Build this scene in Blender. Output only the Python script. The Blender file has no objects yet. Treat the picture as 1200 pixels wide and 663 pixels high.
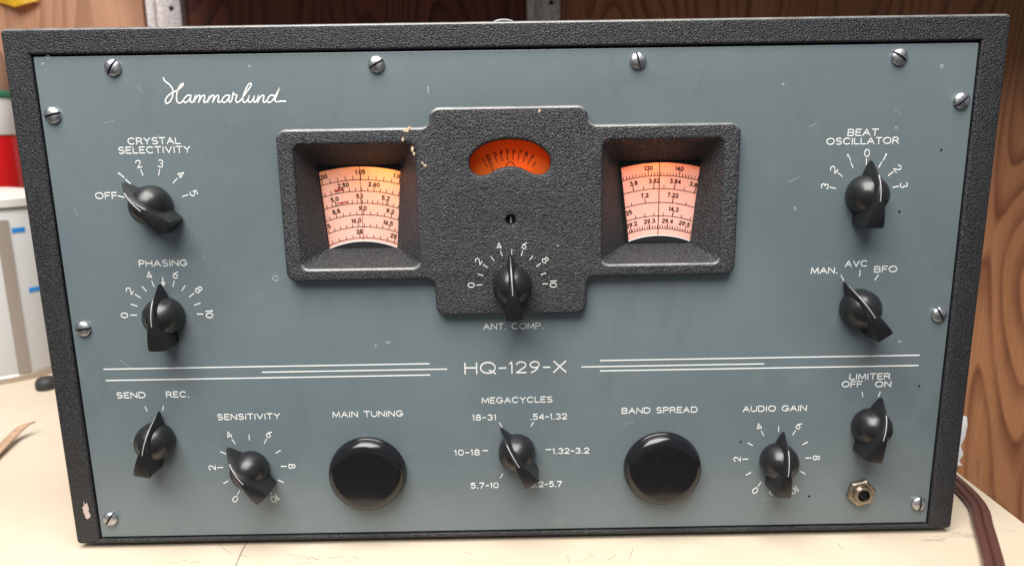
import bpy, bmesh, math, random
from mathutils import Vector, Matrix
PI = math.pi
random.seed(7)
S = bpy.context.scene
COL = S.collection
MM = 0.001

# ------------------------------------------------------------------ camera, world, lamps, exposure
CX, CY, CZ, PITCH, YAW, ROLL, FPX = -0.0012249, -0.3937339, 0.2310138, 0.2088402, 0.0043808, -0.0156530, 867.0
fw = Vector((math.sin(YAW)*math.cos(PITCH), math.cos(YAW)*math.cos(PITCH), -math.sin(PITCH)))
rt = fw.cross(Vector((0, 0, 1))).normalized(); up = rt.cross(fw)
r2 = rt*math.cos(ROLL) + up*math.sin(ROLL); u2 = up*math.cos(ROLL) - rt*math.sin(ROLL)
cam_d = bpy.data.cameras.new('camera'); cam = bpy.data.objects.new('camera', cam_d); COL.objects.link(cam)
cam_d.sensor_width = 36; cam_d.lens = FPX/1200*36; cam_d.clip_start = 0.01; cam_d.clip_end = 50
cam_d.dof.use_dof = True; cam_d.dof.focus_distance = .405; cam_d.dof.aperture_fstop = 9.0
M3 = Matrix((r2, u2, -fw)).transposed()
cam.matrix_world = Matrix.Translation((CX, CY, CZ)) @ M3.to_4x4()
S.camera = cam
S.view_settings.view_transform = 'Standard'; S.view_settings.look = 'None'
S.view_settings.exposure = 0.0; S.view_settings.gamma = 1.0

W = bpy.data.worlds.new('World'); S.world = W; W.use_nodes = True
bg = W.node_tree.nodes['Background']; bg.inputs[0].default_value = (0.80, 0.90, 1.0, 1); bg.inputs[1].default_value = 0.27

def area_lamp(name, loc, target, sx, sy, power, colour):
    d = bpy.data.lights.new(name, 'AREA'); d.shape = 'RECTANGLE'; d.size = sx; d.size_y = sy
    d.energy = power; d.color = colour
    o = bpy.data.objects.new(name, d); COL.objects.link(o); o.location = loc
    o.rotation_euler = (Vector(target)-Vector(loc)).to_track_quat('-Z', 'Y').to_euler()
    return o
area_lamp('skylight_lamp', (-0.25, -0.78, 1.50), (-0.15, -0.58, 0.0), 1.3, 1.6, 88, (1.0, 0.97, 0.93))

def at(px, py, Y=0.0):
    d = fw + r2*((px-600)/FPX) - u2*((py-331.5)/FPX)
    v = Vector((CX, CY, CZ)) + d*((Y-CY)/d.y)
    return v
def atz(px, py, Z):
    d = fw + r2*((px-600)/FPX) - u2*((py-331.5)/FPX)
    return Vector((CX, CY, CZ)) + d*((Z-CZ)/d.z)

# ------------------------------------------------------------------ materials
def mat(name, colour=(.5, .5, .5), rough=.5, metal=0.0, spec=.5):
    m = bpy.data.materials.new(name); m.use_nodes = True
    b = m.node_tree.nodes['Principled BSDF']
    b.inputs['Base Color'].default_value = (*colour, 1); b.inputs['Roughness'].default_value = rough
    b.inputs['Metallic'].default_value = metal; b.inputs['Specular IOR Level'].default_value = spec
    return m
class N:
    def __init__(s, m): s.t = m.node_tree; s.b = s.t.nodes['Principled BSDF']
    def n(s, kind, **kw):
        x = s.t.nodes.new(kind)
        for k, v in kw.items():
            if k in x.inputs.keys(): x.inputs[k].default_value = v
            else: setattr(x, k, v)
        return x
    def l(s, a, b): s.t.links.new(a, b)
    def coords(s, scale=(1, 1, 1), rot=(0, 0, 0)):
        tc = s.n('ShaderNodeTexCoord'); mp = s.n('ShaderNodeMapping')
        mp.inputs['Scale'].default_value = scale; mp.inputs['Rotation'].default_value = rot
        s.l(tc.outputs['Object'], mp.inputs['Vector']); return mp.outputs['Vector']
    def noise(s, vec, scale, detail=3, rough=.5, dist=0.0):
        x = s.n('ShaderNodeTexNoise'); x.inputs['Scale'].default_value = scale; x.inputs['Detail'].default_value = detail
        x.inputs['Roughness'].default_value = rough; x.inputs['Distortion'].default_value = dist
        s.l(vec, x.inputs['Vector']); return x.outputs['Fac']
    def ramp(s, fac, stops):
        r = s.n('ShaderNodeValToRGB'); e = r.color_ramp.elements
        while len(e) < len(stops): e.new(.5)
        for q, (p, c) in zip(e, stops):
            q.position = p; q.color = (c, c, c, 1) if isinstance(c, (int, float)) else (*c, 1)
        s.l(fac, r.inputs['Fac']); return r.outputs['Color']
    def mix(s, fac, a, b, mode='MIX'):
        x = s.n('ShaderNodeMix', data_type='RGBA', blend_type=mode)
        for sock, v in ((x.inputs[0], fac), (x.inputs[6], a), (x.inputs[7], b)):
            if isinstance(v, (int, float)): sock.default_value = v
            elif isinstance(v, tuple): sock.default_value = (*v, 1)
            else: s.l(v, sock)
        return x.outputs[2]
    def bump(s, h, strength, dist):
        x = s.n('ShaderNodeBump'); x.inputs['Strength'].default_value = strength; x.inputs['Distance'].default_value = dist
        s.l(h, x.inputs['Height']); s.l(x.outputs['Normal'], s.b.inputs['Normal'])

def wrinkle(name, base, lump, strength, rough):
    m = mat(name, base, rough, 0, .5); k = N(m); v = k.coords()
    a = k.noise(v, 1/lump, 1.6, .5, .3); w = k.noise(v, 18, 4, .6)
    k.bump(k.ramp(a, [(.36, 0.0), (.64, 1.0)]), strength, lump*.7)
    c = k.mix(k.ramp(w, [(.3, 0.0), (.8, 1.0)]), base, tuple(c*1.3+.004 for c in base))
    c = k.mix(k.ramp(a, [(.46, 0.0), (.70, .75)]), c, tuple(q*2.6+.013 for q in base))  # wrinkle tops paler: glints put into the colour along with dusty wear
    k.l(c, k.b.inputs['Base Color'])
    k.l(k.ramp(w, [(.3, rough-.06), (.75, rough+.10)]), k.b.inputs['Roughness'])
    return m
M = {}
M['wrinkle'] = wrinkle('black_wrinkle_paint', (.0060, .0064, .0078), .00075, .65, .44)
M['wrinkle_bezel'] = wrinkle('grey_black_wrinkle_paint', (.018, .0190, .0210), .00078, .8, .36)

m = mat('blue_grey_panel_paint', (.16, .19, .20), .28, 0, .5); k = N(m); v = k.coords()
big = k.noise(v, 9, 4, .6); fine = k.noise(v, 900, 2, .5); mid = k.noise(v, 60, 5, .65)
c = k.mix(k.ramp(big, [(.3, 0.0), (.75, 1.0)]), (.126, .160, .173), (.156, .188, .198))
c = k.mix(k.ramp(mid, [(.56, 0.0), (.72, .45)]), c, (.175, .20, .20))
sm = k.noise(k.coords((1, 1, .5)), 26, 6, .7, .8)
c = k.mix(k.ramp(sm, [(.30, .55), (.46, 0.0)]), c, (.112, .138, .144))
fl = k.noise(k.coords((1, 1, .8)), 420, 1, .5)
c = k.mix(k.ramp(fl, [(.80, 0.0), (.83, .6)]), c, (.45, .47, .46))
k.l(c, k.b.inputs['Base Color'])
k.l(k.ramp(mid, [(.3, .26), (.75, .38)]), k.b.inputs['Roughness']); k.bump(fine, .08, .0003); M['panel'] = m

M['white_ink'] = mat('white_engraving_fill', (.78, .775, .74), .5)
m = mat('black_bakelite', (.011, .011, .012), .22, 0, .55); k = N(m); v = k.coords()
a = k.noise(v, 140, 5, .7); sc = k.noise(k.coords((1, 1, .12), (.3, .5, .2)), 700, 3, .6)
k.l(k.ramp(a, [(.35, .24), (.8, .48)]), k.b.inputs['Roughness'])
k.l(k.mix(k.ramp(sc, [(.66, 0.0), (.8, .5)]), (.010, .010, .011), (.06, .06, .058)), k.b.inputs['Base Color']); k.bump(a, .06, .0004)
M['bakelite'] = m
m = mat('polished_black_bakelite', (.008, .008, .009), .12, 0, .55); k = N(m); v = k.coords()
sc = k.noise(k.coords((1, 1, .10), (.3, .9, .2)), 420, 3, .6); a = k.noise(v, 120, 4, .7)
k.l(k.ramp(a, [(.35, .09), (.8, .26)]), k.b.inputs['Roughness'])
k.l(k.mix(k.ramp(sc, [(.68, 0.0), (.82, .45)]), (.007, .007, .008), (.07, .065, .055)), k.b.inputs['Base Color']); M['bakelite_gloss'] = m
m = mat('dull_screw_steel', (.50, .51, .52), .36, 1.0); k = N(m); a = k.noise(k.coords(), 500, 4, .7)
k.l(k.ramp(a, [(.3, (.30, .30, .31)), (.7, (.62, .62, .63))]), k.b.inputs['Base Color']); k.l(k.ramp(a, [(.3, .28), (.7, .5)]), k.b.inputs['Roughness']); M['steel'] = m
m = mat('tarnished_nickel_nut', (.55, .47, .38), .32, 1.0); k = N(m); a = k.noise(k.coords(), 400, 4, .7)
k.l(k.ramp(a, [(.3, (.26, .21, .16)), (.7, (.52, .45, .37))]), k.b.inputs['Base Color']); M['nickel'] = m
M['black'] = mat('flat_black', (.006, .006, .006), .7, 0, .3)
M['dark_line'] = mat('dark_dial_ink', (.012, .005, .004), .6)
M['red_ink'] = mat('red_dial_ink', (.55, .03, .02), .6)
M['meter_ink'] = mat('meter_dark_ink', (.06, .006, .002), .6)
def translucent(name, colour, fac):
    m = bpy.data.materials.new(name); m.use_nodes = True; t = m.node_tree; t.nodes.clear()
    o = t.nodes.new('ShaderNodeOutputMaterial'); d = t.nodes.new('ShaderNodeBsdfDiffuse'); r = t.nodes.new('ShaderNodeBsdfTranslucent'); x = t.nodes.new('ShaderNodeMixShader')
    d.inputs[0].default_value = (*colour, 1); r.inputs[0].default_value = (*colour, 1); x.inputs[0].default_value = fac
    t.links.new(d.outputs[0], x.inputs[1]); t.links.new(r.outputs[0], x.inputs[2]); t.links.new(x.outputs[0], o.inputs[0]); return m
M['dial'] = translucent('backlit_cream_dial_plate', (.86, .74, .68), .55)
M['meter'] = translucent('backlit_amber_meter_plate', (.80, .27, .05), .6)
M['box'] = mat('light_box_white', (.6, .56, .5), .7)
M['chip'] = mat('bare_primer_chip', (.62, .46, .30), .8)
M['chip_pale'] = mat('bare_metal_chip', (.52, .40, .36), .7)
M['scuff'] = mat('pale_scratch', (.42, .45, .45), .6)

def wood(name, light, dark, line, sc, seed, lw=.5, rings=40):
    m = mat(name, light, .62, 0, .35); k = N(m)
    tc = k.n('ShaderNodeTexCoord'); mp = k.n('ShaderNodeMapping'); mp.inputs['Location'].default_value = (seed, seed*.7, seed*1.3); mp.inputs['Scale'].default_value = (1, 1, .20)
    k.l(tc.outputs['Object'], mp.inputs['Vector']); v = mp.outputs['Vector']
    broad = k.noise(v, 7*sc, 3, .5, .4)
    field = k.noise(v, 3.6*sc, 2.2, .42, .25)                     # growth rings: contour lines of a slow field
    ml = k.n('ShaderNodeMath', operation='MULTIPLY'); ml.inputs[1].default_value = rings; k.l(field, ml.inputs[0])
    fr = k.n('ShaderNodeMath', operation='FRACT'); k.l(ml.outputs[0], fr.inputs[0])
    wob = k.noise(v, 30*sc, 3, .6)
    mp2 = k.n('ShaderNodeMapping'); mp2.inputs['Scale'].default_value = (1, 1, .03); k.l(tc.outputs['Object'], mp2.inputs['Vector'])
    fib = k.noise(mp2.outputs['Vector'], 260, 4, .65)
    c = k.mix(k.ramp(broad, [(.3, 0.0), (.72, 1.0)]), light, dark)
    ring = k.ramp(fr.outputs[0], [(.0, 0.0), (.45, lw*.15), (.80, lw), (.90, lw*1.3), (1.0, 0.0)])
    ring = k.mix(k.ramp(wob, [(.3, .5), (.6, 0.0)]), ring, (0, 0, 0))
    c = k.mix(ring, c, line)
    c = k.mix(k.ramp(fib, [(.35, .35), (.7, 0.0)]), c, line)
    k.l(c, k.b.inputs['Base Color']); k.bump(fib, .25, .0006); return m
M['ply_right'] = wood('orange_brown_plywood', (.58, .265, .120), (.46, .19, .082), (.19, .065, .028), 1.0, 3.1, .8, 62)
M['ply_mid'] = wood('red_brown_plywood', (.22, .066, .036), (.13, .036, .020), (.05, .012, .008), 1.3, 8.7, .85)
M['ply_left'] = wood('tan_brown_plywood', (.50, .27, .165), (.38, .19, .11), (.16, .066, .035), .7, 1.9, .5)

m = mat('cream_table_top', (.58, .48, .36), .42, 0, .4); k = N(m); v = k.coords()
a = k.noise(v, 6, 5, .6); b2 = k.noise(v, 38, 5, .7); gr = k.noise(k.coords((1, .06, 1)), 90, 4, .6); st = k.noise(k.coords((.35, 1.6, 1)), 16, 6, .72, 1.0)
c = k.mix(k.ramp(a, [(.35, 0.0), (.7, 1.0)]), (.56, .475, .37), (.50, .41, .305))
c = k.mix(k.ramp(b2, [(.58, 0.0), (.74, .30)]), c, (.42, .31, .21))
c = k.mix(k.ramp(gr, [(.6, 0.0), (.8, .14)]), c, (.52, .42, .30))
c = k.mix(k.ramp(st, [(.63, 0.0), (.69, .55)]), c, (.22, .19, .16))
k.l(c, k.b.inputs['Base Color']); k.l(k.ramp(b2, [(.3, .36), (.75, .55)]), k.b.inputs['Roughness']); k.bump(b2, .08, .0008); M['table'] = m
M['table_edge'] = mat('table_edge_wood', (.50, .38, .25), .6)
M['grey_metal'] = wrinkle('painted_grey_steel', (.46, .42, .42), .003, .05, .45)
M['tub'] = mat('milky_white_plastic', (.50, .50, .495), .35)
M['tub_lid'] = mat('grey_white_lid', (.60, .57, .53), .4)
M['seam'] = mat('grey_brown_seam', (.26, .22, .19), .4)
M['rim'] = mat('dull_rim', (.42, .36, .31), .35, .6)
M['blue'] = mat('blue_paint_mark', (.02, .20, .55), .5)
M['red'] = mat('glossy_red_paint', (.55, .012, .014), .22)
M['white'] = mat('white_label_paper', (.75, .74, .72), .55)
M['green'] = mat('dark_green_band', (.03, .18, .10), .5)
M['tan'] = mat('tan_cap', (.45, .26, .18), .5)
M['yellow'] = mat('yellow_plastic_film', (.85, .55, .03), .4)
M['cord'] = mat('brown_rubber_cord', (.085, .036, .030), .32)
M['rubber_grey'] = mat('dull_grey_wire', (.16, .16, .17), .4, .6)
M['rubber'] = mat('black_rubber', (.02, .02, .02), .6)
M['curl'] = wood('dry_brown_strip', (.50, .34, .23), (.38, .24, .15), (.20, .11, .07), 2, 4.4, .3)
M['concrete'] = mat('dull_concrete_floor', (.10, .09, .085), .8)

# ------------------------------------------------------------------ mesh helpers
def mesh_obj(name, me, m=None, parent=None):
    o = bpy.data.objects.new(name, me); COL.objects.link(o)
    if m is not None:
        me.materials.clear(); me.materials.append(m)
    if parent is not None: o.parent = parent
    return o
def bm_obj(name, bm, m, parent=None, smooth=None):
    bmesh.ops.recalc_face_normals(bm, faces=bm.faces)
    me = bpy.data.meshes.new(name); bm.to_mesh(me); bm.free()
    if smooth is not None:
        me.shade_smooth()
        me.set_sharp_from_angle(angle=math.radians(smooth))
    return mesh_obj(name, me, m, parent)
def curve_mesh(splines, dims, **kw):
    cu = bpy.data.curves.new('tmp', 'CURVE'); cu.dimensions = dims
    for pts, cyc in splines:
        sp = cu.splines.new('POLY'); sp.points.add(len(pts)-1)
        for q, p in zip(sp.points, pts): q.co = (*p, 1) if len(p) == 3 else (p[0], p[1], 0, 1)
        sp.use_cyclic_u = cyc
    for a, b in kw.items(): setattr(cu, a, b)
    o = bpy.data.objects.new('tmp', cu); COL.objects.link(o)
    bpy.context.view_layer.update()
    dg = bpy.context.evaluated_depsgraph_get()
    me = bpy.data.meshes.new_from_object(o.evaluated_get(dg))
    bpy.data.objects.remove(o); bpy.data.curves.remove(cu)
    return me
def plate(name, outlines, front, thick, bevel, m, parent=None, res=3, smooth=40):
    """flat shape with holes in the XZ plane, its front face at y=front, going back by thick"""
    me = curve_mesh([(p, True) for p in outlines], '2D', fill_mode='BOTH', extrude=thick/2-bevel, bevel_depth=bevel, bevel_resolution=res, offset=-bevel)
    me.transform(Matrix.Rotation(PI/2, 4, 'X')); me.transform(Matrix.Translation((0, front+thick/2, 0)))
    bm = bmesh.new(); bm.from_mesh(me); bmesh.ops.remove_doubles(bm, verts=bm.verts, dist=1e-6); bpy.data.meshes.remove(me)
    return bm_obj(name, bm, m, parent, smooth)
def fillet(pts, rads, n=6):
    out = []; L = len(pts)
    for i in range(L):
        p = Vector(pts[i]); a = (Vector(pts[i-1])-p); b = (Vector(pts[(i+1) % L])-p)
        r = rads if isinstance(rads, (int, float)) else rads[i]
        a.normalize(); b.normalize(); ang = a.angle(b); d = r/math.tan(ang/2)
        c = p + (a+b).normalized()*(r/math.sin(ang/2)); s = p+a*d-c; e = p+b*d-c
        a0 = math.atan2(s.y, s.x); a1 = math.atan2(e.y, e.x); da = (a1-a0+PI) % (2*PI)-PI
        out += [(c.x+r*math.cos(a0+da*j/n), c.y+r*math.sin(a0+da*j/n)) for j in range(n+1)]
    return out
def rect(x0, x1, z0, z1): return [(x0, z0), (x1, z0), (x1, z1), (x0, z1)]
def strokes(name, lines, y, rad, m, parent, flat=.35):
    """raised line work in the XZ plane at depth y: every polyline is a low round bead"""
    parts = []
    for L in lines:
        cur = [L[0]]
        for i in range(1, len(L)):
            cur.append(L[i])
            if i < len(L)-1:
                a = Vector(L[i])-Vector(L[i-1]); b = Vector(L[i+1])-Vector(L[i])
                if a.length < 1e-9 or b.length < 1e-9 or a.angle(b) > .75:
                    parts.append(cur); cur = [L[i]]
        if len(cur) > 1: parts.append(cur)
    ext = []
    for L in parts:                                    # carry every stroke end half a width further, as a round cutter would
        a = Vector(L[0]); b = Vector(L[1]); c = Vector(L[-1]); d = Vector(L[-2])
        L = [tuple(a+(a-b).normalized()*rad*.6)]+list(L[1:-1])+[tuple(c+(c-d).normalized()*rad*.6)]
        ext.append(L)
    me = curve_mesh([([(p[0], p[1], 0) for p in L], False) for L in ext], '3D', fill_mode='FULL', bevel_depth=rad, bevel_resolution=1, use_fill_caps=True, twist_mode='Z_UP')
    me.transform(Matrix.Diagonal((1, 1, flat, 1))); me.transform(Matrix.Rotation(PI/2, 4, 'X')); me.transform(Matrix.Translation((0, y, 0)))
    return mesh_obj(name, me, m, parent)
def tube(name, pts, rad, m, parent=None, res=5):
    me = curve_mesh([(pts, False)], '3D', fill_mode='FULL', bevel_depth=rad, bevel_resolution=res, use_fill_caps=True)
    me.shade_smooth(); me.set_sharp_from_angle(angle=1.0); return mesh_obj(name, me, m, parent)
def lathe_bm(prof, n=48, axis='Y'):
    """profile of (radius, out); axis Y: out runs toward the viewer (-Y); axis Z: up"""
    bm = bmesh.new(); rings = []
    for r, d in prof:
        if r < 1e-7: rings.append([bm.verts.new((0, -d, 0) if axis == 'Y' else (0, 0, d))]); continue
        rings.append([bm.verts.new((r*math.cos(2*PI*i/n), -d, r*math.sin(2*PI*i/n)) if axis == 'Y' else (r*math.cos(2*PI*i/n), r*math.sin(2*PI*i/n), d)) for i in range(n)])
    for a, b in zip(rings, rings[1:]):
        for i in range(n):
            j = (i+1) % n
            if len(a) == 1 and len(b) == 1: continue
            if len(a) == 1: bm.faces.new((a[0], b[i], b[j]))
            elif len(b) == 1: bm.faces.new((a[i], a[j], b[0]))
            else: bm.faces.new((a[i], a[j], b[j], b[i]))
    if len(rings[0]) > 1: bm.faces.new(rings[0])
    if len(rings[-1]) > 1: bm.faces.new(rings[-1])
    return bm
def box_bm(x0, x1, y0, y1, z0, z1, bev=0.0):
    bm = bmesh.new(); bmesh.ops.create_cube(bm, size=1)
    bmesh.ops.scale(bm, vec=(x1-x0, y1-y0, z1-z0), verts=bm.verts); bmesh.ops.translate(bm, vec=((x0+x1)/2, (y0+y1)/2, (z0+z1)/2), verts=bm.verts)
    if bev: bmesh.ops.bevel(bm, geom=bm.edges[:], offset=bev, segments=2, affect='EDGES')
    return bm
def empty(name, loc, label, cat):
    o = bpy.data.objects.new(name, None); COL.objects.link(o); o.location = loc; o.empty_display_size = .05
    o['label'] = label; o['category'] = cat; return o
def tag(o, label, cat, group=None):
    o['label'] = label; o['category'] = cat
    if group: o['group'] = group
    return o
def smooth_path(P, n=8):
    P = [Vector(p) for p in P]; out = []
    for i in range(len(P)-1):
        p0 = P[max(i-1, 0)]; p1 = P[i]; p2 = P[i+1]; p3 = P[min(i+2, len(P)-1)]
        for j in range(n):
            t = j/n
            out.append(tuple(.5*((2*p1)+(p2-p0)*t+(2*p0-5*p1+4*p2-p3)*t*t+(3*p1-p0-3*p2+p3)*t**3)))
    out.append(tuple(P[-1])); return out

# ------------------------------------------------------------------ single-stroke engraving alphabet (unit cap height)
def arc(cx, cy, rx, ry, a0, a1, n=10):
    return [(cx+rx*math.cos(math.radians(a0+(a1-a0)*i/n)), cy+ry*math.sin(math.radians(a0+(a1-a0)*i/n))) for i in range(n+1)]
G = {
 'A': (.86, [[(0, 0), (.43, 1), (.86, 0)], [(.15, .34), (.71, .34)]]),
 'B': (.72, [[(0, 0), (0, 1), (.46, 1)]+arc(.46, .76, .22, .24, 90, -90)+[(0, .52)], [(.46, .52)]+arc(.46, .26, .26, .26, 90, -90)+[(0, 0)]]),
 'C': (.86, [arc(.46, .5, .46, .5, 45, 315, 18)]),
 'D': (.82, [[(0, 0), (0, 1), (.36, 1)]+arc(.36, .5, .46, .5, 90, -90, 14)+[(0, 0)]]),
 'E': (.64, [[(.64, 1), (0, 1), (0, 0), (.64, 0)], [(0, .52), (.52, .52)]]),
 'F': (.62, [[(.62, 1), (0, 1), (0, 0)], [(0, .5), (.52, .5)]]),
 'G': (.90, [arc(.46, .5, .46, .5, 45, 350, 18)+[(.92, .44), (.54, .44)]]),
 'H': (.78, [[(0, 0), (0, 1)], [(.78, 0), (.78, 1)], [(0, .52), (.78, .52)]]),
 'I': (.06, [[(.03, 0), (.03, 1)]]),
 'L': (.60, [[(0, 1), (0, 0), (.60, 0)]]),
 'M': (.94, [[(0, 0), (.06, 1), (.47, .12), (.88, 1), (.94, 0)]]),
 'N': (.80, [[(0, 0), (0, 1), (.80, 0), (.80, 1)]]),
 'O': (.98, [arc(.49, .5, .49, .5, 90, 450, 24)]),
 'P': (.68, [[(0, 0), (0, 1), (.42, 1)]+arc(.42, .73, .26, .27, 90, -90)+[(0, .46)]]),
 'Q': (.98, [arc(.49, .5, .49, .5, 90, 450, 24), [(.58, .28), (.98, -.04)]]),
 'R': (.74, [[(0, 0), (0, 1), (.42, 1)]+arc(.42, .74, .26, .26, 90, -90)+[(0, .48)], [(.40, .48), (.74, 0)]]),
 'S': (.72, [arc(.36, .75, .33, .25, 40, 260, 12)+arc(.36, .25, .36, .26, 85, -145, 14)]),
 'T': (.74, [[(0, 1), (.74, 1)], [(.37, 1), (.37, 0)]]),
 'U': (.78, [[(0, 1), (0, .36)]+arc(.39, .36, .39, .36, 180, 360, 12)+[(.78, 1)]]),
 'V': (.84, [[(0, 1), (.42, 0), (.84, 1)]]),
 'X': (.80, [[(0, 0), (.80, 1)], [(0, 1), (.80, 0)]]),
 'Y': (.80, [[(0, 1), (.40, .48), (.80, 1)], [(.40, .48), (.40, 0)]]),
 '0': (.66, [arc(.33, .5, .33, .5, 90, 450, 20)]),
 '1': (.20, [[(.02, .84), (.16, 1), (.16, 0)]]),
 '2': (.64, [arc(.32, .70, .31, .30, 165, -35, 12)+[(0, 0), (.64, 0)]]),
 '3': (.64, [arc(.31, .75, .29, .25, 150, -80, 12), arc(.31, .27, .33, .27, 80, -150, 12)]),
 '4': (.66, [[(.50, 0), (.50, 1), (0, .28), (.66, .28)]]),
 '5': (.64, [[(.56, 1), (.08, 1), (.04, .54)]+arc(.30, .33, .33, .33, 130, -145, 14)]),
 '6': (.64, [[(.54, 1), (.30, .84), (.10, .58), (.02, .30)], arc(.32, .28, .30, .28, 0, 360, 18)]),
 '7': (.62, [[(0, 1), (.62, 1), (.20, 0)]]),
 '8': (.64, [arc(.32, .76, .26, .24, -90, 270, 16), arc(.32, .26, .32, .26, 90, 450, 18)]),
 '9': (.64, [[(.10, 0), (.34, .16), (.54, .42), (.62, .70)], arc(.32, .72, .30, .28, 0, 360, 18)]),
 '.': (.10, [[(.02, 0), (.08, 0)]]), '-': (.44, [[(0, .46), (.44, .46)]]), ' ': (.42, []),
}
def text_lines(s, h, width=None, gap=.26, squeeze=1.0):
    """polylines of a word centred on (0,0); letters h high, the word fitted to width"""
    tot = sum(G[ch][0] for ch in s)+gap*(len(s)-1)
    sx = (width/tot) if width else h*squeeze
    x = -tot/2; out = []
    for ch in s:
        w, L = G[ch]
        for l in L: out.append([((x+p[0])*sx, (p[1]-.5)*h) for p in l])
        x += w+gap
    return out
def place(lines, cx, cz, ang=0.0):
    c, s = math.cos(ang), math.sin(ang)      # clockwise
    return [[(cx+p[0]*c+p[1]*s, cz-p[0]*s+p[1]*c) for p in L] for L in lines]
def radial(cx, cz, r, ang): return (cx+r*math.sin(ang), cz+r*math.cos(ang))

# ================================================================== SETTING
TZ = -0.0066                                          # height of the table top
fl = bm_obj('floor', box_bm(-4, 4, -3, 2.5, TZ-.80, TZ-.75), M['concrete']); fl['kind'] = 'structure'

WY = 0.72
def sheet(x0, x1, m, label, y=WY, z1=1.3, z0=TZ-.745):
    bm = box_bm(x0, x1, y, y+.015, z0, z1, .0012)
    return tag(bm_obj('plywood_sheet', bm, m, None), label, 'plywood sheet', 'plywood sheets lining the back wall')
xa = at(168, 15, WY).x; xb = at(636, 15, WY).x
sheet(-1.9, xa, M['ply_left'], 'tan brown plywood sheet with faint grain behind the left top of the radio')
sheet(xa+.003, xb, M['ply_mid'], 'dark red brown plywood sheet between the two grey metal uprights')
sheet(xb+.003, 1.9, M['ply_right'], 'orange brown plywood sheet with wavy dark grain right of the radio')

def upright(px0, px1, label):
    a = at(px0, 15, WY-.02).x; b = at(px1, 15, WY-.02).x
    bm = bmesh.new(); w = b-a; d = .018
    prof = [(a, WY), (a, WY-d), (a+.010, WY-d), (a+.012, WY-d+.006), (a+w*.45, WY-d+.006), (a+w*.48, WY-d), (b, WY-d), (b, WY)]
    lo = [bm.verts.new((x, y, TZ-.74)) for x, y in prof]; hi = [bm.verts.new((x, y, 1.25)) for x, y in prof]
    for i in range(len(prof)):
        j = (i+1) % len(prof); bm.faces.new((lo[i], lo[j], hi[j], hi[i]))
    bm.faces.new(lo); bm.faces.new(hi)
    t = bm_obj('shelf_upright', bm, M['grey_metal']); tag(t, label, 'shelf upright', 'grey metal shelf uprights on the back wall')
    for i in range(20):
        z = .02+i*.05 + .376-.35+.003
        h = bm_obj('bolt_hole', lathe_bm([(.0034, 0), (.0034, .0005), (0, .0005)], 16), M['black'], t); h.location = (a+w*.74, WY-d, z)
    return t
upright(171, 211, 'grey metal shelf upright with a bolt hole, left of the dark red plywood')
upright(618, 656, 'grey metal shelf upright with a bolt hole, above the middle of the radio')

shx0, shx1 = at(215, 15, WY).x, 1.75  # unseen shelf, added above the view to shade the upper plywood
tag(bm_obj('shade_shelf', box_bm(shx0, shx1, .38, WY-.019, .47, .492, .002), M['ply_mid']), 'unseen brown board shelf added above the radio to shade the back wall', 'shelf')

# ---- table
tb = empty('work_table', (0, .1, TZ-.75), 'cream wooden work table with scuffed top that the radio stands on', 'table')
TX1 = .3066
top = bm_obj('tabletop', box_bm(-1.15, TX1, -.056, .64, TZ-.024, TZ, .0015), M['table']); 
def keep_parent(o, p):
    o.parent = p; o.matrix_parent_inverse = Matrix.Translation(p.location).inverted()
keep_parent(top, tb)
for x in (-1.10, TX1-.06):
    for y in (-.050, .56):
        l = bm_obj('leg', box_bm(x, x+.05, y, y+.05, TZ-.748, TZ-.0245, .003), M['table_edge']); keep_parent(l, tb)
sc = []
for pts in [[(291, 632), (284, 644), (276, 663)], [(252, 634), (262, 642), (270, 648)], [(279, 650), (292, 652)], [(664, 650), (668, 660)], [(690, 648), (696, 652)], [(742, 642), (737, 655)], [(712, 656), (722, 650)], [(982, 636), (988, 644)]]+[[(xx+random.uniform(-3, 3), yy+random.uniform(-2, 2)), (xx+random.uniform(1, 9), yy+random.uniform(-3, 3)), (xx+random.uniform(8, 16), yy+random.uniform(-2, 3))] for xx, yy in ((338, 652), (346, 655), (350, 651), (358, 656), (366, 653), (384, 655), (392, 652), (400, 656), (408, 654), (352, 658), (196, 659), (210, 655), (222, 658), (545, 648))]:
    q = [atz(px, py, TZ) for px, py in pts]; sc.append(([(v.x, v.y, TZ+.00002) for v in q], False))
SCR = mat('grey_scratch_line', (.24, .20, .16), .7)
for k_, one in enumerate(sc): keep_parent(mesh_obj('scratch', curve_mesh([one], '3D', fill_mode='FULL', bevel_depth=.00034 if k_ == 0 else .00015, bevel_resolution=1), SCR), tb)

# ================================================================== RADIO
R = empty('radio_receiver', (0, .16, TZ), 'vintage blue grey communications receiver in black wrinkle cabinet with backlit dials', 'radio')
def part(o, parent=None):
    if parent is None: keep_parent(o, R)
    else: o.parent = parent; o.matrix_parent_inverse = parent.matrix_world.inverted() if parent.matrix_world != Matrix() else Matrix()
    return o
def P(o): keep_parent(o, R); return o
def sub(o, p):
    bpy.context.view_layer.update(); o.parent = p; o.matrix_parent_inverse = p.matrix_world.inverted(); return o

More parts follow.
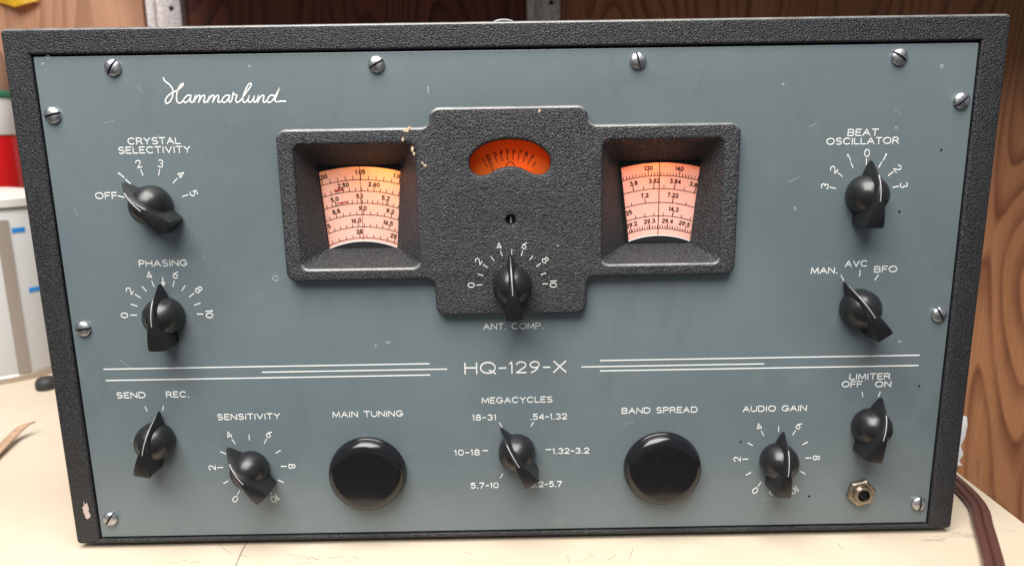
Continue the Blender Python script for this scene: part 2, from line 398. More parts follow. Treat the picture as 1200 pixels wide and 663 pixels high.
def worn_lit_edges(o, m, up_only=True):  # upward bevels get paler paint: rubbed wear plus the overhead highlight as colour
    o.data.materials.append(m)
    for p in o.data.polygons:
        n = p.normal
        if n.y < -.08 and n.y > -.96 and p.center.z > .05 and not (abs(p.center.x) < .030 and .17 < p.center.z < .228) and (n.z > .25 if up_only else True): p.material_index = 1
def edge_paint(name, base, rough):
    m = mat(name, base, rough, 0, .6); k = N(m); v = k.coords()
    a = k.noise(v, 700, 3, .6); k.bump(a, .25, .0004)
    k.l(k.ramp(k.noise(v, 60, 4, .6), [(.35, tuple(base)), (.7, tuple(c*2.2 for c in base))]), k.b.inputs['Base Color']); return m
M['edge'] = edge_paint('rubbed_highlight_edge', (.09, .088, .086), .26)
# ---- cabinet: a shell open at the front
X1, ZT, ZB = .2555, .2828, -.0034
outer = fillet(rect(-X1, X1, ZB, ZT), [.0024, .0024, .0026, .0026], 6)
inner = rect(-.2420, .2420, -.0007, .2700)
DEP = .335
cab = P(plate('cabinet', [outer, inner], -.0015, DEP, .0016, M['wrinkle'], None, 4, 35))
worn_lit_edges(cab, M['edge'])
sub(bm_obj('back_plate', box_bm(-.243, .243, DEP-.012, DEP-.009, -.0015, .2706), M['wrinkle']), cab)
for x in (-.215, .215):
    for y in (.03, .29):
        f = bm_obj('foot', lathe_bm([(.009, 0), (.010, .0012), (.010, .0033), (0, .0033)], 24, 'Z'), M['rubber']); f.location = (x, y, TZ); sub(f, cab)
def blotch(name, cx, cz, sx, sz, y, m, parent, seed, n=22, th=.00012):
    rr = random.Random(seed); bm = bmesh.new(); pts = []
    for i in range(n):
        a = 2*PI*i/n; r = rr.uniform(.55, 1.05); pts.append((cx+sx*r*math.cos(a), cz+sz*r*math.sin(a)))
    f = [bm.verts.new((x, y-th, z)) for x, z in pts]; b = [bm.verts.new((x, y+th, z)) for x, z in pts]
    bm.faces.new(f); bm.faces.new(b)
    for i in range(n): bm.faces.new((f[i], f[(i+1) % n], b[(i+1) % n], b[i]))
    return sub(bm_obj(name, bm, m), parent)
p = at(101, 597, -.0016)
blotch('paint_chip', p.x, p.z, .0021, .0058, -.0015, M['chip_pale'], cab, 3)
p = at(103, 604, -.0016); blotch('paint_chip', p.x, p.z, .0018, .0022, -.0016, M['chip_pale'], cab, 5, 14)
# worn upper edge
for px0, w, sd in ((822, .006, 1), (865, .010, 2), (930, .007, 3), (985, .012, 4), (60, .004, 5), (52, .003, 6)):
    p = at(px0, 24, -.001); blotch('edge_wear', p.x, ZT-.0009, w, .0005, -.0008, M['chip'], cab, sd, 18, .0002)
# lid catch on top
h = tube('lid_ring', [((.0070*math.cos(t)), 0, .0036*math.sin(t)) for t in [PI*i/16 for i in range(17)]], .0009, M['rubber_grey'])
h.location = (at(590, 22, .02).x, .02, ZT-.0005); sub(h, cab)

# ---- front panel
holesL = rect(-.1125, -.0475, .1565, .2240); holesR = rect(.0475, .1125, .1565, .2240); holeM = rect(-.0230, .0230, .2030, .2270)
PXW, PZB, PZT = .2412, .0002, .2690
panel = P(plate('front_panel', [fillet(rect(-PXW, PXW, PZB, PZT), .0006, 2), holesL, holesR, holeM], 0, .003, .0003, M['panel'], None, 1, 35))
INK = M['white_ink']
def caption(s, x0, x1, yc, h=.0031, rad=.00029, surf=0.0, parent=None, part_name='caption'):
    a = at(x0, yc, surf); b = at(x1, yc, surf)
    L = place(text_lines(s, h, abs(b.x-a.x)), (a.x+b.x)/2, (a.z+b.z)/2)
    return sub(strokes(part_name, L, surf, rad, INK, parent or panel), parent or panel)
for s, x0, x1, yc in (('CRYSTAL', 150, 211, 165.5), ('SELECTIVITY', 139, 223, 176), ('BEAT', 994, 1029, 155.5), ('OSCILLATOR', 969, 1053, 165.5), ('PHASING', 163, 219, 308.5),
                      ('ANT. COMP.', 567, 636, 382), ('MAN.', 951, 981, 317), ('AVC', 991, 1016, 309), ('BFO', 1025, 1051, 315.5), ('SEND', 137, 170, 463), ('REC.', 195, 221, 462),
                      ('SENSITIVITY', 255, 328, 488), ('MAIN TUNING', 390, 472, 485), ('MEGACYCLES', 565, 647, 468.5), ('BAND SPREAD', 729, 817, 480.5), ('AUDIO GAIN', 871, 945, 478.5),
                      ('LIMITER', 996, 1043, 441), ('OFF', 987, 1010, 450), ('ON', 1026, 1044, 450), ('18-31', 554, 581, 489), ('.54-1.32', 622, 664, 488), ('10-18', 533, 562, 530),
                      ('1.32-3.2', 648, 690, 528), ('5.7-10', 552, 584, 568.5), ('3.2-5.7', 622, 658, 567), ('OFF', 112, 137, 229.5)):
    caption(s, x0, x1, yc)
caption('HQ-129-X', 545, 663, 430.5, .0063, .00044)
# script signature, drawn from pen strokes (pixel of the enlarged photograph / 7.06)
def scr(pts): 
    q = smooth_path([(p[0], p[1], 0) for p in pts], 6)
    out = []
    for x, y, _ in q:
        v = at(180+x/7.06, 80+y/7.06, 0); out.append((v.x, v.z))
    return out
script = [
 [(80, 82), (95, 112), (130, 138), (158, 178), (160, 225), (140, 275), (112, 295), (98, 280), (110, 245), (150, 210), (200, 185), (240, 150), (245, 132), (228, 138), (205, 175), (192, 225), (192, 270), (208, 292), (232, 285), (250, 265)],
 [(312, 232), (285, 228), (258, 250), (250, 275), (262, 288), (288, 275), (310, 238), (304, 270), (312, 286), (330, 278), (345, 240), (350, 228), (346, 262), (338, 286), (352, 252), (376, 228), (385, 240), (374, 286), (392, 248), (414, 228), (424, 240), (416, 278), (430, 286), (452, 268)],
 [(452, 268), (466, 232), (460, 262), (452, 286), (468, 250), (490, 228), (500, 240), (490, 286), (508, 250), (530, 228), (540, 242), (532, 276), (546, 286), (566, 270)],
 [(632, 232), (604, 228), (576, 250), (568, 275), (582, 288), (606, 275), (632, 236), (624, 270), (634, 286), (650, 262), (660, 205), (668, 222), (690, 228), (680, 262), (690, 286), (720, 270), (760, 215), (806, 150), (804, 130), (784, 142), (752, 205), (738, 262), (750, 287), (776, 270), (794, 230)],
 [(794, 230), (784, 268), (794, 286), (818, 272), (836, 232), (828, 270), (840, 286), (858, 262), (870, 230), (862, 286), (880, 248), (904, 228), (914, 240), (906, 276), (920, 286), (944, 266)],
 [(1000, 232), (972, 228), (948, 250), (942, 276), (956, 288), (984, 272), (1012, 225), (1046, 168)],
 [(1046, 168), (1020, 225), (1006, 270), (1022, 282), (1060, 276), (1092, 278)],
]
sub(strokes('script_signature', [scr(s) for s in script], 0, .00042, INK, panel), panel)
# stripes
for x0, x1, z in ((-.2268, -.0462, .1024), (-.1392, -.0366, .0991), (-.2264, -.0462, .0958), (.0490, .2270, .1025), (.0387, .1404, .0990), (.0490, .2270, .0965)):
    sub(strokes('stripe', [[(x0, z), (x1, z)]], 0, .00034, INK, panel), panel)
# scuffs and chips on the paint
for i, (px, py, sx, sz) in enumerate(((323, 326, .0018, .0016), (455, 401, .0016, .0006), (440, 405, .0006, .0005), (502, 105, .0004, .0022), (292, 78, .0007, .0006), (1104, 78, .0008, .0010), (932, 245, .0005, .0012), (1054, 400, .0006, .0004), (918, 99, .0006, .0005), (1050, 150, .0006, .0005), (56, 67, .0010, .0008), (50, 75, .0006, .0005))):
    p = at(px, py, 0)
    L = [(p.x+sx*math.cos(a)*random.uniform(.6, 1.1), p.z+sz*math.sin(a)*random.uniform(.5, 1.1)) for a in [2.3*PI*j/9 for j in range(8)]]
    sub(strokes('paint_scuff', [L], 0, .00016, M['scuff'], panel, .3), panel)
for i in range(26):
    p = at(random.uniform(70, 1120), random.uniform(75, 600), 0); a = random.uniform(0, PI); ln = random.uniform(.0008, .0035)
    if abs(p.x) < .123 and p.z > .128: continue
    q = [(p.x-math.cos(a)*ln, p.z-math.sin(a)*ln), (p.x+random.uniform(-.0003, .0003), p.z+random.uniform(-.0003, .0003)), (p.x+math.cos(a)*ln, p.z+math.sin(a)*ln)]
    sub(strokes('paint_scratch', [q], 0, .00007, M['scuff'], panel, .3), panel)
for px, py in ((1054, 248), (1077, 452), (868, 517), (1103, 176), (948, 581)):
    p = at(px, py, 0); blotch('paint_nick', p.x, p.z, .0008, .0008, 0, M['black'], panel, px, 12)

# ---- slotted screws
def half_dome(sign):
    bm = lathe_bm([(4.3*MM, .0)]+[(4.3*MM*math.cos(t), .0007+.0021*math.sin(t)) for t in [PI/2*i/8 for i in range(8)]]+[(0, .0028)], 28)
    r = bmesh.ops.bisect_plane(bm, geom=bm.verts[:]+bm.edges[:]+bm.faces[:], plane_co=(sign*.00055, 0, 0), plane_no=(sign, 0, 0), clear_inner=True)
    bmesh.ops.edgeloop_fill(bm, edges=[e for e in r['geom_cut'] if isinstance(e, bmesh.types.BMEdge)])
    me = bpy.data.meshes.new('t'); bm.to_mesh(me); bm.free(); return me
bm = bmesh.new()
for s in (1, -1): bm.from_mesh(half_dome(s))
screw_me = bm_obj('screw_tmp', bm, M['steel'], None, 40); slot_me = bm_obj('slot_tmp', lathe_bm([(.0041, .0), (.0041, .0009), (0, .0009)], 28), mat('dark_slot', (.05, .04, .04), .6, .5))
SME, LME = screw_me.data, slot_me.data
bpy.data.objects.remove(screw_me); bpy.data.objects.remove(slot_me)
for x, z, a in ((-201.3, 263.2, 35), (-235.2, 240, 75), (-67, 262.8, 60), (66.7, 262.6, -15), (200.8, 262.5, -55), (235.2, 240.2, 48), (235.4, 126, -28), (235.4, 12.4, 5), (-234.6, 12, 35), (-234.9, 126, 85)):
    o = mesh_obj('screw', SME); o.location = (x*MM, 0, z*MM); o.rotation_euler = (0, math.radians(a), 0); P(o)
    q = mesh_obj('slot', LME); q.location = o.location; sub(q, o)

# ---- dial bezel (one casting with two funnels, meter opening, adjuster hole)
BF = -.0060
ow, cw, z0, z1, z2, z3 = .1200, .0408, .1312, .1512, .2312, .2410
esc = [(-ow, z1), (-cw, z1), (-cw, z0), (cw, z0), (cw, z1), (ow, z1), (ow, z2), (cw, z2), (cw, z3), (-cw, z3), (-cw, z2), (-ow, z2)]
def win(s): 
    r = fillet(rect(-.0312, .0312, .1582, .2228), .0035, 5); return [(s*.0800+x, z) for x, z in r]
kid = smooth_path([(x, z, 0) for x, z in [(0, .2242), (.0070, .2236), (.0126, .2219), (.0172, .2190), (.0201, .2158), (.0210, .2126), (.0205, .2093), (.0184, .2069), (.0150, .2060), (.0113, .2068), (.0056, .2096), (0, .2106)]], 5)
kid = [(x, z) for x, z, _ in kid]
kid = kid[:-1]+[(-x, z) for x, z in reversed(kid[1:])]
kid = [(x+.0004, z) for x, z in kid]
hole = [(.0004+.0024*math.cos(2*PI*i/20), .1825+.0024*math.sin(2*PI*i/20)) for i in range(20)]
bez = P(plate('dial_bezel', [fillet(esc, [.0055, .0045, .0055, .0055, .0045, .0055, .0055, .0045, .0055, .0055, .0045, .0055], 7), win(-1), win(1), kid, hole], BF, .0058, .0019, M['wrinkle_bezel'], None, 4, 35))
worn_lit_edges(bez, M['edge'])
FB = .0105
def funnel(s):
    a = win(s); 
    top, bot = (.0226, .0188) if s < 0 else (.0224, .0180)
    tr = fillet([(-bot, .1663), (bot, .1663), (top, .2116), (-top, .2116)], .0010, 5)
    tr = [(s*.0812+x, z) for x, z in tr]
    bm = bmesh.new(); n = len(a)
    rows = [[bm.verts.new((x, BF+.0014, z)) for x, z in a], [bm.verts.new((x, FB, z)) for x, z in tr]]
    mid = []
    for i in range(n): bm.faces.new((rows[0][i], rows[0][(i+1) % n], rows[1][(i+1) % n], rows[1][i]))
    return bm
for s in (-1, 1): sub(bm_obj('window_funnel', funnel(s), M['wrinkle_bezel'], None, 25), bez)
sc_ = bm_obj('adjuster_screw', lathe_bm([(.0023, 0), (.0023, .0022), (.0020, .0026), (0, .0026)], 20), M['black']); sc_.location = (.0004, -.0002, .1825); sub(sc_, bez)
sub(bm_obj('adjuster_slot', box_bm(.0001, .0007, -.0031, -.0027, .1808, .1842), M['scuff']), bez)
# paint chips on the casting
for i, (px, py, sx, sz, a) in enumerate(((476, 153, .0020, .0013, 0), (480, 150, .0010, .0012, 0), (472, 163, .0009, .0016, 0), (483, 175, .0010, .0022, 0), (485, 180, .0009, .0012, 0), (498, 194, .0013, .0008, 0), (495, 191, .0007, .0009, 0), (632, 130, .0010, .0011, 0), (675, 320, .0003, .0003, 0), (654, 288, .0003, .0007, 0), (683, 222, .0003, .0003, 0))):
    p = at(px, py, BF); blotch('paint_chip', p.x, p.z, sx*.85, sz*.85, BF, M['chip'] if i < 8 else M['white_ink'], bez, 20+i, 13)

# ---- backlit dials
def ring_pts(cx, cz, r, a0, a1, n=24): return [(cx+r*math.sin(a0+(a1-a0)*i/n), cz+r*math.cos(a0+(a1-a0)*i/n)) for i in range(n+1)]
def sector(cx, cz, r0, r1, xt0, xt1, xb0, xb1):
    """visible piece of the dial: outer arc, straight sides, inner arc"""
    f = lambda r, x: math.asin((x-cx)/r)
    return ring_pts(cx, cz, r1, f(r1, xt0), f(r1, xt1)) + ring_pts(cx, cz, r0, f(r0, xb1), f(r0, xb0))
DZ = .1240
def dial(cx, sect, rings, labels, ticks, lampx, lampz, power, colour, fillp):
    d = P(plate('tuning_dial', [rect(cx-.031, cx+.031, .158, .220)], .0128, .0006, .00005, M['dial'], None, 1))
    sub(plate('dial_mask', [rect(cx-.0315, cx+.0315, .156, .2215), sect], .0108, .0008, .0001, M['black'], None, 1), d)
    L = [ring_pts(cx, DZ, r, -.5, .5, 30) for r in rings]
    ticks = [(r, xs, ln*1.22) for r, xs, ln in ticks]
    for r, xs, ln in ticks:
        for x in xs:
            a = math.asin(max(-.6, min(.6, x/r))); L.append([radial(cx, DZ, r, a), radial(cx, DZ, r+ln, a)])
    sub(strokes('dial_scale', L, .0127, .00021, M['dark_line'], d, .3), d)
    T = []
    for s, r, x in labels:
        a = math.asin(x/r); c = radial(cx, DZ, r, a); T += place(text_lines(s, .0020, None, .34, .95), c[0], c[1], a)
    sub(strokes('dial_numerals', T, .0127, .00030, M['dark_line'], d, .3), d)
    ri = [q for q in sect if abs(math.hypot(q[0]-cx, q[1]-DZ)-min(math.hypot(u[0]-cx, u[1]-DZ) for u in sect)) < .0008]
    sub(strokes('dial_rim', [[(q[0], q[1]+.0002) for q in ri]], .0107, .00032, M['white'], d, .6), d)
    # light box behind
    bm = box_bm(cx-.032, cx+.032, .0136, .058, .155, .2225)
    bmesh.ops.delete(bm, geom=[f for f in bm.faces if f.calc_center_median().y < .014], context='FACES')
    sub(bm_obj('light_box', bm, M['box']), d)
    for nm, x, z, y, pw, co in (('dial_light', lampx, lampz, .027, power, colour), ('dial_light', cx, .172, .036, fillp, (1.0, .54, .52))):  # hot lamp near the top, then an added pink fill low behind the dial
        ld = bpy.data.lights.new(nm, 'POINT'); ld.energy = pw; ld.color = co; ld.shadow_soft_size = .004
        lo = bpy.data.objects.new(nm, ld); COL.objects.link(lo); lo.location = (x, y, z); sub(lo, d)
    return d
k1, k2 = .086*MM, .083*MM
def rng(a, b, st, c, kk): 
    out = []; x = a
    while x <= b+.01: out.append((x-c)*kk); x += st
    return out
LX = -.0812
rl = [.0797, .0735, .0669, .0606, .0539, .0478]
dl = dial(LX, sector(LX, DZ, .0460, .0868, -.1030, -.0584, -.0999, -.0617), rl,
     [('1.00', .0838, -.0205), ('1.05', .0838, .0002), ('1.10', .0838, .0205), ('2.50', .0773, (240-350)*k1), ('2.60', .0773, (435-350)*k1), ('2.70', .0773, (632-350)*k1),
      ('5.0', .0707, (183-353)*k1), ('5.1', .0707, (342-353)*k1), ('5.2', .0707, (508-353)*k1), ('8.8', .0641, (195-360)*k1), ('9.0', .0641, (365-360)*k1), ('9.2', .0641, (540-360)*k1),
      ('15.5', .0575, (128-365)*k1), ('16.0', .0575, (325-365)*k1), ('16.5', .0575, (528-365)*k1), ('28', .0513, (345-369)*k1), ('29', .0513, (562-369)*k1)],
     [(.0797, rng(62, 640, 48, 347, k1), .0018), (.0797, rng(110, 600, 240, 347, k1), .0026), (.0735, rng(86, 620, 38.5, 350, k1), .0015), (.0735, rng(240, 600, 193, 350, k1), .0021), (.0669, rng(103, 620, 32, 353, k1), .0014), (.0669, rng(190, 520, 160, 353, k1), .0021),
      (.0606, rng(112, 620, 43, 360, k1), .0014), (.0606, rng(198, 560, 172, 360, k1), .0021), (.0539, rng(110, 620, 38, 365, k1), .0014), (.0539, rng(338, 560, 190, 365, k1), .0022), (.0478, rng(130, 610, 43.3, 369, k1), .0014), (.0478, rng(347, 580, 216, 369, k1), .0022)],
     -.068, .209, .046, (1.0, .38, .05), .033)
# printed red band marks on the left dial
sub(strokes('red_band_marks', [ring_pts(LX, DZ, .0749, (182-350)*k1/.0745, (240-350)*k1/.0745, 8), ring_pts(LX, DZ, .0681, (205-353)*k1/.0681, (268-353)*k1/.0681, 8)]+[[radial(LX, DZ, .0750, a), radial(LX, DZ, .0757, a)] for a in [(x-350)*k1/.0745 for x in (190, 204, 216, 230)]], .0127, .00038, M['red_ink'], dl, .3), dl)
sub(strokes('hairline', [[(LX, .165), (LX, .213)]], .0122, .00014, M['dark_line'], dl, .6), dl)
RX = .0818
dr = dial(RX, sector(RX, DZ, .0465, .0864, .0606, .1048, .0655, .0993), [.0793, .0722, .0647, .0573, .0504],
     [('120', .0836, (65-338)*k2), ('130', .0836, (267-338)*k2), ('140', .0836, (470-338)*k2), ('3.8', .0766, (170-338)*k2), ('3.82', .0766, (306-338)*k2), ('3.84', .0766, (445-338)*k2), ('3.86', .0766, (576-338)*k2),
      ('7.2', .0690, (243-336)*k2), ('7.22', .0690, (430-336)*k2), ('14.25', .0614, (118-335)*k2), ('14.3', .0614, (437-335)*k2), ('29.2', .0546, (158-334)*k2), ('29.3', .0546, (277-334)*k2), ('29.4', .0546, (397-334)*k2), ('29.5', .0546, (510-334)*k2)],
     [(.0793, rng(65, 640, 20.2, 338, k2), .0014), (.0793, rng(267, 480, 202, 338, k2), .0024), (.0722, rng(105, 640, 66.5, 338, k2), .0015), (.0722, rng(172, 600, 134, 338, k2), .0027), (.0647, rng(160, 560, 89, 336, k2), .0013), (.0647, rng(248, 440, 181, 336, k2), .0026),
      (.0573, rng(127, 600, 60, 335, k2), .0014), (.0573, rng(430, 440, 60, 335, k2), .0025), (.0504, rng(100, 590, 16.5, 334, k2), .0014), (.0504, rng(160, 520, 117, 334, k2), .0024)],
     .079, .212, .042, (1.0, .26, .06), .035)
sub(strokes('hairline', [[(RX, .170), (RX, .213)]], .0122, .00022, M['dark_line'], dr, .6), dr)

# ---- signal meter
mt = P(plate('signal_meter', [rect(-.0225, .0225, .2035, .2262)], .0035, .0006, .00005, M['meter'], None, 1))
MCX, MCZ = .0006, .1935
L = []; T = []
for i in range(10):
    a = math.radians(-36+8*i); L.append([radial(MCX, MCZ, .0200, a), radial(MCX, MCZ, .0228, a)])
    if i < 9: T += place(text_lines('123456789'[i], .0021), *radial(MCX, MCZ, .0244, a+.01), a)
sub(strokes('meter_scale', L+T+[arc(.0006, .2100, .0022, .0024, 0, 180)], .0034, .00024, M['meter_ink'], mt, .3), mt)
sub(strokes('needle', [[(-.0080, .2065), (-.0122, .2160)]], .0028, .00024, M['meter_ink'], mt, .6), mt)
bm = box_bm(-.0228, .0228, .0043, .030, .2032, .2268); bmesh.ops.delete(bm, geom=[f for f in bm.faces if f.calc_center_median().y < .006], context='FACES')
sub(bm_obj('light_box', bm, M['box']), mt)
ld = bpy.data.lights.new('meter_lamp', 'POINT'); ld.energy = .0115; ld.color = (1.0, .46, .12); ld.shadow_soft_size = .004
lo = bpy.data.objects.new('meter_lamp', ld); COL.objects.link(lo); lo.location = (.004, .014, .2060); sub(lo, mt)

# ---- pointer knobs
def knob_mesh():
    bm = lathe_bm([(10.2*MM, .0006), (10.5*MM, .0014), (10.5*MM, .0048)]+[(10.5*MM*math.cos(t), .0048+.0105*math.sin(t)) for t in [PI/2*i/12 for i in range(1, 12)]]+[(0, .0153)], 48)
    secs = [(-16.2, 4.3, 3.8, 1.2, 15.6), (-15.7, 4.9, 4.4, .8, 16.7), (-13, 4.95, 4.2, .8, 17.5), (-8, 4.9, 3.5, .8, 18.2), (-4, 4.7, 2.75, .8, 18.5), (0, 4.4, 1.8, .8, 18.4), (4, 3.9, 1.2, .8, 17.7), (8, 3.1, .8, .9, 15.9), (11, 2.4, .6, 1.1, 13.6), (13.5, 1.7, .45, 1.6, 10.9), (15.8, 1.05, .35, 2.2, 7.9), (17.8, .42, .25, 3.0, 5.2)]
    rows = []
    for v, wb, wt, d0, d1 in secs:
        h = d1-d0; md = wb*.55+wt*.45-.25*min(1, wb/4)
        row = [(-wb, d0), (-(wb*.85+wt*.15), d0+h*.3), (-md, d0+h*.62), (-wt, d1-.45), (-wt*.6, d1), (wt*.6, d1), (wt, d1-.45), (md, d0+h*.62), (wb*.85+wt*.15, d0+h*.3), (wb, d0)]
        rows.append([bm.verts.new((u*MM, -d*MM, v*MM)) for u, d in row])
    for a, b in zip(rows, rows[1:]):
        for i in range(len(a)):
            j = (i+1) % len(a); bm.faces.new((a[i], a[j], b[j], b[i]))
    bm.faces.new(rows[0]); bm.faces.new(rows[-1])
    return bm
kb = bm_obj('tmp', knob_mesh(), M['bakelite'], None, 42); KME = kb.data; bpy.data.objects.remove(kb)
pl = [(11, 13.62), (9.5, 14.8), (8, 15.92), (6, 16.85), (4, 17.72), (2, 18.1), (0, 18.42), (-2, 18.45)]
lme = curve_mesh([([(0, -d*MM, v*MM) for v, d in pl], False)], '3D', fill_mode='FULL', bevel_depth=.00024, bevel_resolution=2, use_fill_caps=True); lme.materials.append(mat('worn_pointer_line', (.42, .42, .41), .45))
def knob(x, z, ang, surf=0.0, label=None):
    o = mesh_obj('pointer_knob', KME); o.location = (x, surf, z); o.rotation_euler = (0, math.radians(ang), 0); P(o)
    l = mesh_obj('pointer_line', lme); l.location = o.location; l.rotation_euler = o.rotation_euler; sub(l, o)
    if label: o['label'] = label
    return o
def ticks(x, z, angs, r0=.0165, r1=.0198, surf=0.0, parent=None, digits=(), rd=.0232, h=.0037, rad=.00028):
    L = [[radial(x, z, r0, math.radians(a)), radial(x, z, r1, math.radians(a))] for a in angs]
    for s, a in digits: L += place(text_lines(s, h, None, .24, 1.05), *radial(x, z, rd, math.radians(a)), math.radians(a))
    return sub(strokes('scale_marks', L, surf, rad, INK, parent or panel), parent or panel)
KX = .1885
ticks(-KX, .1930, [-75, -45, -15, 15, 45, 75], digits=[(s, -45+30*i) for i, s in enumerate('12345')], r0=.0160, r1=.0192, rd=.0222)
knob(-KX, .1930, -47)
t18 = [-90+18*i for i in range(11)]
ticks(-KX, .1330, [a for a in t18 if a], digits=[(s, -90+36*i) for i, s in enumerate(('0', '2', '4', '6', '8', '10')) ])
sub(strokes('arrow_mark', [[(-KX, .1330+.0208), (-KX, .1330+.0165)], [(-KX-.0009, .1330+.0178), (-KX, .1330+.0162), (-KX+.0009, .1330+.0178), (-KX-.0009, .1330+.0178)], [(-KX, .1330+.0178), (-KX, .1330+.0165)]], 0, .00034, INK, panel), panel)
knob(-KX, .1330, -1)
ACX, ACZ = .0006, .1480
ticks(ACX, ACZ, t18, surf=BF, parent=bez, digits=[(s, -90+36*i) for i, s in enumerate(('0', '2', '4', '6', '8', '10'))], r0=.0163, r1=.0190, rd=.0220, rad=.00021, h=.0034)
knob(ACX, ACZ, -3, BF)
ticks(KX, .1926, [-78, -52, -26, 0, 26, 52, 78], digits=[(s, -78+26*i) for i, s in enumerate('3210123')], r0=.0156, r1=.0187, rd=.0215)
knob(KX, .1926, 2)
ticks(.1900, .1310, [-30, 0, 30], r0=.0172, r1=.0204)
knob(.1900, .1310, -34)
ticks(-.2015, .0610, [-15, 15], r0=.0172, r1=.0200); knob(-.2015, .0610, 13)
ticks(.2020, .0620, [-15, 15], r0=.0172, r1=.0200); knob(.2020, .0620, 13)
t30 = [-150+30*i for i in range(11)]
ev = [(s, -150+60*i) for i, s in enumerate(('0', '2', '4', '6', '8', '10'))]
ticks(-.1500, .0425, t30, digits=ev, r0=.0166, r1=.0197, rd=.0228); knob(-.1500, .0425, -40)
ticks(.1510, .0420, t30, digits=ev, r0=.0166, r1=.0197, rd=.0228); knob(.1510, .0420, 5)
ticks(.0018, .0500, [-150, -90, -30, 30, 90, 150], r0=.0166, r1=.0195); knob(.0018, .0500, -31)
p0 = at(913, 576, 0); sub(strokes('caption', place(text_lines('OFF', .0033, .0112), p0.x, p0.z), 0, .00026, INK, panel), panel)

# ---- round tuning knobs
def big_knob(x, z):
    prof = [(.0196, .0004), (.0205, .0008), (.0206, .0026), (.0203, .0032), (.0201, .0034), (.0202, .0042)]
    prof += [(.0150+.0052*math.cos(t), .0046+.0046*math.sin(t)) for t in [PI/2*i/10 for i in range(0, 11)]]
    prof += [(.0120, .00945), (.0060, .0098), (0, .0099)]
    o = bm_obj('tuning_knob', lathe_bm(prof, 80), M['bakelite_gloss'], None, 50); o.location = (x, 0, z); o.scale = (1.07, 1.0, 1.05); return P(o)
big_knob(-.0836, .0385); big_knob(.0848, .0385)

# ---- headphone jack
j = bm_obj('headphone_jack', lathe_bm([(.0046, 0), (.0046, .0044), (.0042, .0050), (.0031, .0050), (.0030, .0046), (.0030, -.004), (0, -.004)], 32), M['nickel'], None, 40); j.location = (.2005, 0, .0205); j.scale = (1.15, 1.1, 1.15); P(j)
bm = bmesh.new()
prof = [(1, 0), (1, .0022), (.90, .0030)]
rows = []
for f, d in prof: rows.append([bm.verts.new((.0074*f*math.cos(PI/3*i+.25), -d, .0074*f*math.sin(PI/3*i+.25))) for i in range(6)])
inn = [[bm.verts.new((.0047*math.cos(PI/3*i+.25), -d, .0047*math.sin(PI/3*i+.25))) for i in range(6)] for d in (.0030, 0)]
rows += inn
for a, b in zip(rows, rows[1:]):
    for i in range(6): bm.faces.new((a[i], a[(i+1) % 6], b[(i+1) % 6], b[i]))
n = bm_obj('hex_nut', bm, M['nickel']); n.location = (.2005, 0, .0205); n.scale = j.scale; sub(n, j)
hb = bm_obj('jack_hole', lathe_bm([(.0029, 0), (.0029, .003), (0, .003)], 24), M['black']); hb.location = (.2005, -.0004, .0205); sub(hb, j)

# ---- power cord
path = smooth_path([(.200, .333, .030), (.225, .352, .022), (.262, .335, .004), (.288, .25, 0), (.294, .15, 0), (.2925, .07, 0), (.288, .028, 0), (.2755, 0, 0), (.259, -.034, 0), (.250, -.050, .0012), (.245, -.063, -.004), (.243, -.068, -.03), (.243, -.067, -.12)], 10)
pc = None
for s in (-1, 1):
    pts = []
    for i, q in enumerate(path):
        a = Vector(path[max(i-1, 0)]); b = Vector(path[min(i+1, len(path)-1)]); t = (b-a); t.z = 0; t.normalize(); nn = Vector((-t.y, t.x, 0))
        w = Vector(q)+nn*s*.0026; pts.append((w.x, w.y, q[2]+TZ+.0031))
    o = tube('power_cord' if pc is None else 'cord_strand', pts, .0028, M['cord'], None, 5)
    if pc is None: pc = P(o)
    else: sub(o, pc)

# ================================================================== THINGS ROUND THE RADIO
# white tub with blue level marks
tx, ty, tr_, th = -.527, .350, .066, .170
tub = empty('plastic_tub', (tx, ty, TZ), 'milky white round tub with blue level marks standing left of the radio', 'tub')
def T_(o): keep_parent(o, tub); return o
b = bm_obj('tub_body', lathe_bm([(.0645, .004), (tr_, .008), (tr_, th-.010), (tr_-.003, th)], 64, 'Z'), M['tub'], None, 40); b.location = (tx, ty, TZ); T_(b)
b = bm_obj('bottom_rim', lathe_bm([(.0660, 0), (.0668, .0015), (.0668, .006), (.0655, .0075)], 64, 'Z'), M['rim'], None, 40); b.location = (tx, ty, TZ); T_(b)
b = bm_obj('lid', lathe_bm([(.0640, th-.001), (.0672, th), (.0672, th+.007), (.0655, th+.009), (.058, th+.0085), (.050, th+.011), (.030, th+.014), (0, th+.0145)], 64, 'Z'), M['tub_lid'], None, 40); b.location = (tx, ty, TZ); T_(b)
def patch(name, a0, a1, z0, z1, m, e=.0004):
    bm = bmesh.new(); n = 8; r = tr_+e
    A = [[bm.verts.new((tx+q*math.sin(math.radians(a0+(a1-a0)*i/n)), ty-q*math.cos(math.radians(a0+(a1-a0)*i/n)), z)) for i in range(n+1)] for q, z in ((r, z0), (r, z1), (tr_-.001, z1), (tr_-.001, z0))]
    for k_ in range(4):
        for i in range(n): bm.faces.new((A[k_][i], A[k_][i+1], A[(k_+1) % 4][i+1], A[(k_+1) % 4][i]))
    for i in (0, n): bm.faces.new([A[k_][i] for k_ in range(4)])
    return T_(bm_obj(name, bm, m, None, 30))
patch('seam', 42, 51, TZ+.008, TZ+th-.012, M['seam'], .0012)
patch('level_mark', 53, 63, .1385, .1430, M['blue']); patch('level_mark', 59, 73, .0790, .0835, M['blue']); patch('level_mark', 80, 88, .034, .0370, M['blue'])
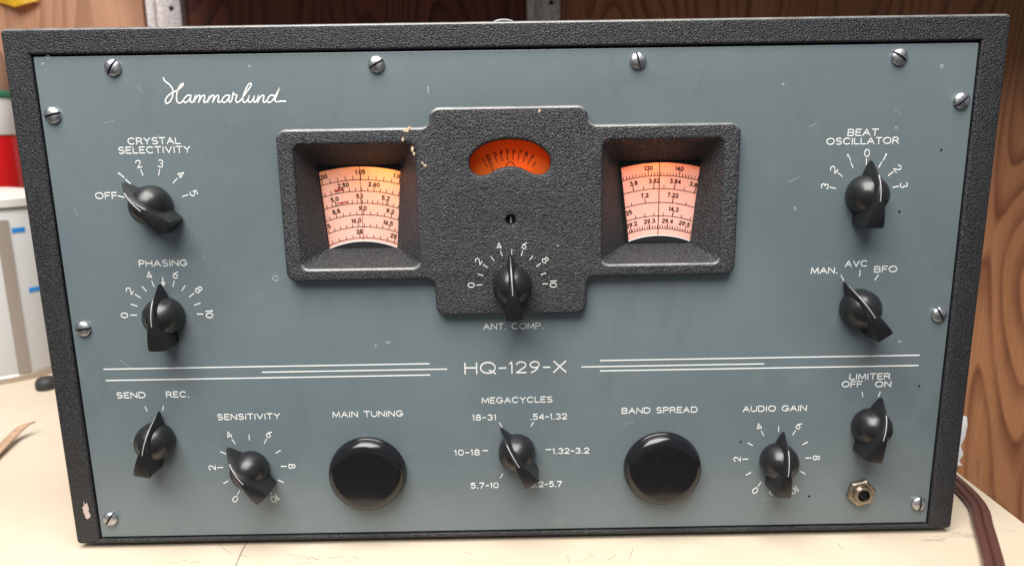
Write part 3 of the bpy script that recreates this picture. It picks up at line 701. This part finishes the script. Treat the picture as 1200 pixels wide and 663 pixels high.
# red canister behind it
rc = empty('red_canister', (-.625, .475, TZ), 'glossy red canister with white band and green ring behind the white tub', 'canister')
def C_(name, prof, m):
    o = bm_obj(name, lathe_bm(prof, 56, 'Z'), m, None, 40); o.location = rc.location; keep_parent(o, rc)
C_('body', [(.054, 0), (.056, .003), (.056, .233), (.055, .2365)], M['red'])
C_('label_band', [(.0562, .2366), (.0566, .2380), (.0566, .276), (.0562, .2775)], M['white'])
C_('green_ring', [(.0570, .2776), (.0578, .2785), (.0578, .284), (.0570, .2852)], M['green'])
C_('cap', [(.0540, .2853), (.0545, .312), (.050, .330), (.030, .336), (0, .337)], M['tan'])
# dry curled strip on the table
bm = bmesh.new(); rows = []
base = smooth_path([tuple(atz(px, py, TZ+z)-Vector((0, 0, TZ))) for px, py, z in ((-80, 610, .001), (-40, 570, .001), (-8, 537, .002), (14, 514, .004), (28, 501, .008), (41, 495, .010))], 8)
for i, q in enumerate(base):
    t = i/(len(base)-1); w = .0036*(1-.85*max(0, (t-.65)/.35)**2)
    rows.append([bm.verts.new((q[0]+s*w, q[1]+s*w*.25, TZ+q[2]+(abs(s)**2)*w*.35+d)) for d in (0, .0011) for s in ((-1, -.5, 0, .5, 1) if d == 0 else (1, .5, 0, -.5, -1))])
for a, b in zip(rows, rows[1:]):
    for i in range(10): bm.faces.new((a[i], a[(i+1) % 10], b[(i+1) % 10], b[i]))
bm.faces.new(rows[0]); bm.faces.new(rows[-1])
tag(bm_obj('curled_strip', bm, M['curl'], None, 50), 'dry brown curled strip lying on the cream table left of the radio', 'strip')
# small black rubber cap
o = bm_obj('rubber_cap', lathe_bm([(.0105, 0), (.0115, .002), (.0115, .009), (.0085, .0135), (0, .0145)], 32, 'Z'), M['rubber'], None, 50); p = atz(55, 455, TZ); o.location = (p.x, p.y, TZ); o.scale = (.8, .8, .8)
tag(o, 'small black rubber cap on the table between the white tub and the radio', 'rubber cap')
# yellow film pinned to the plywood
bm = bmesh.new(); g = []
corner = at(18, 9, WY-.012)
for i in range(9):
    u = i/8; row = []
    for j_ in range(9):
        v_ = j_/8; x = corner.x-.085+.115*u; zz = corner.z+.006*abs(u-.75)*6+ (.10)*v_
        row.append(bm.verts.new((x, WY-.006-.010*math.sin(u*6+v_*2)**2, zz)))
    g.append(row)
for i in range(8):
    for j_ in range(8): bm.faces.new((g[i][j_], g[i+1][j_], g[i+1][j_+1], g[i][j_+1]))
bmesh.ops.solidify(bm, geom=bm.faces[:], thickness=.0012)
tag(bm_obj('yellow_film', bm, M['yellow'], None, 60), 'crumpled yellow film hanging against the tan plywood at the top left corner', 'plastic film')
# torn paper by the cabinet's rear corner
PY = .085
pp = [(1100, 560), (1123, 562), (1127, 552), (1124, 540), (1129, 532), (1126, 522), (1131, 512), (1134, 497), (1133, 488), (1100, 488)]
ol = [(at(a, b, PY).x, max(at(a, b, PY).z, TZ+.0002)) for a, b in pp]
tag(plate('torn_paper', [ol], PY, .0012, .0001, M['white'], None, 1), 'torn white paper scrap standing on the table by the right side of the cabinet', 'paper scrap')
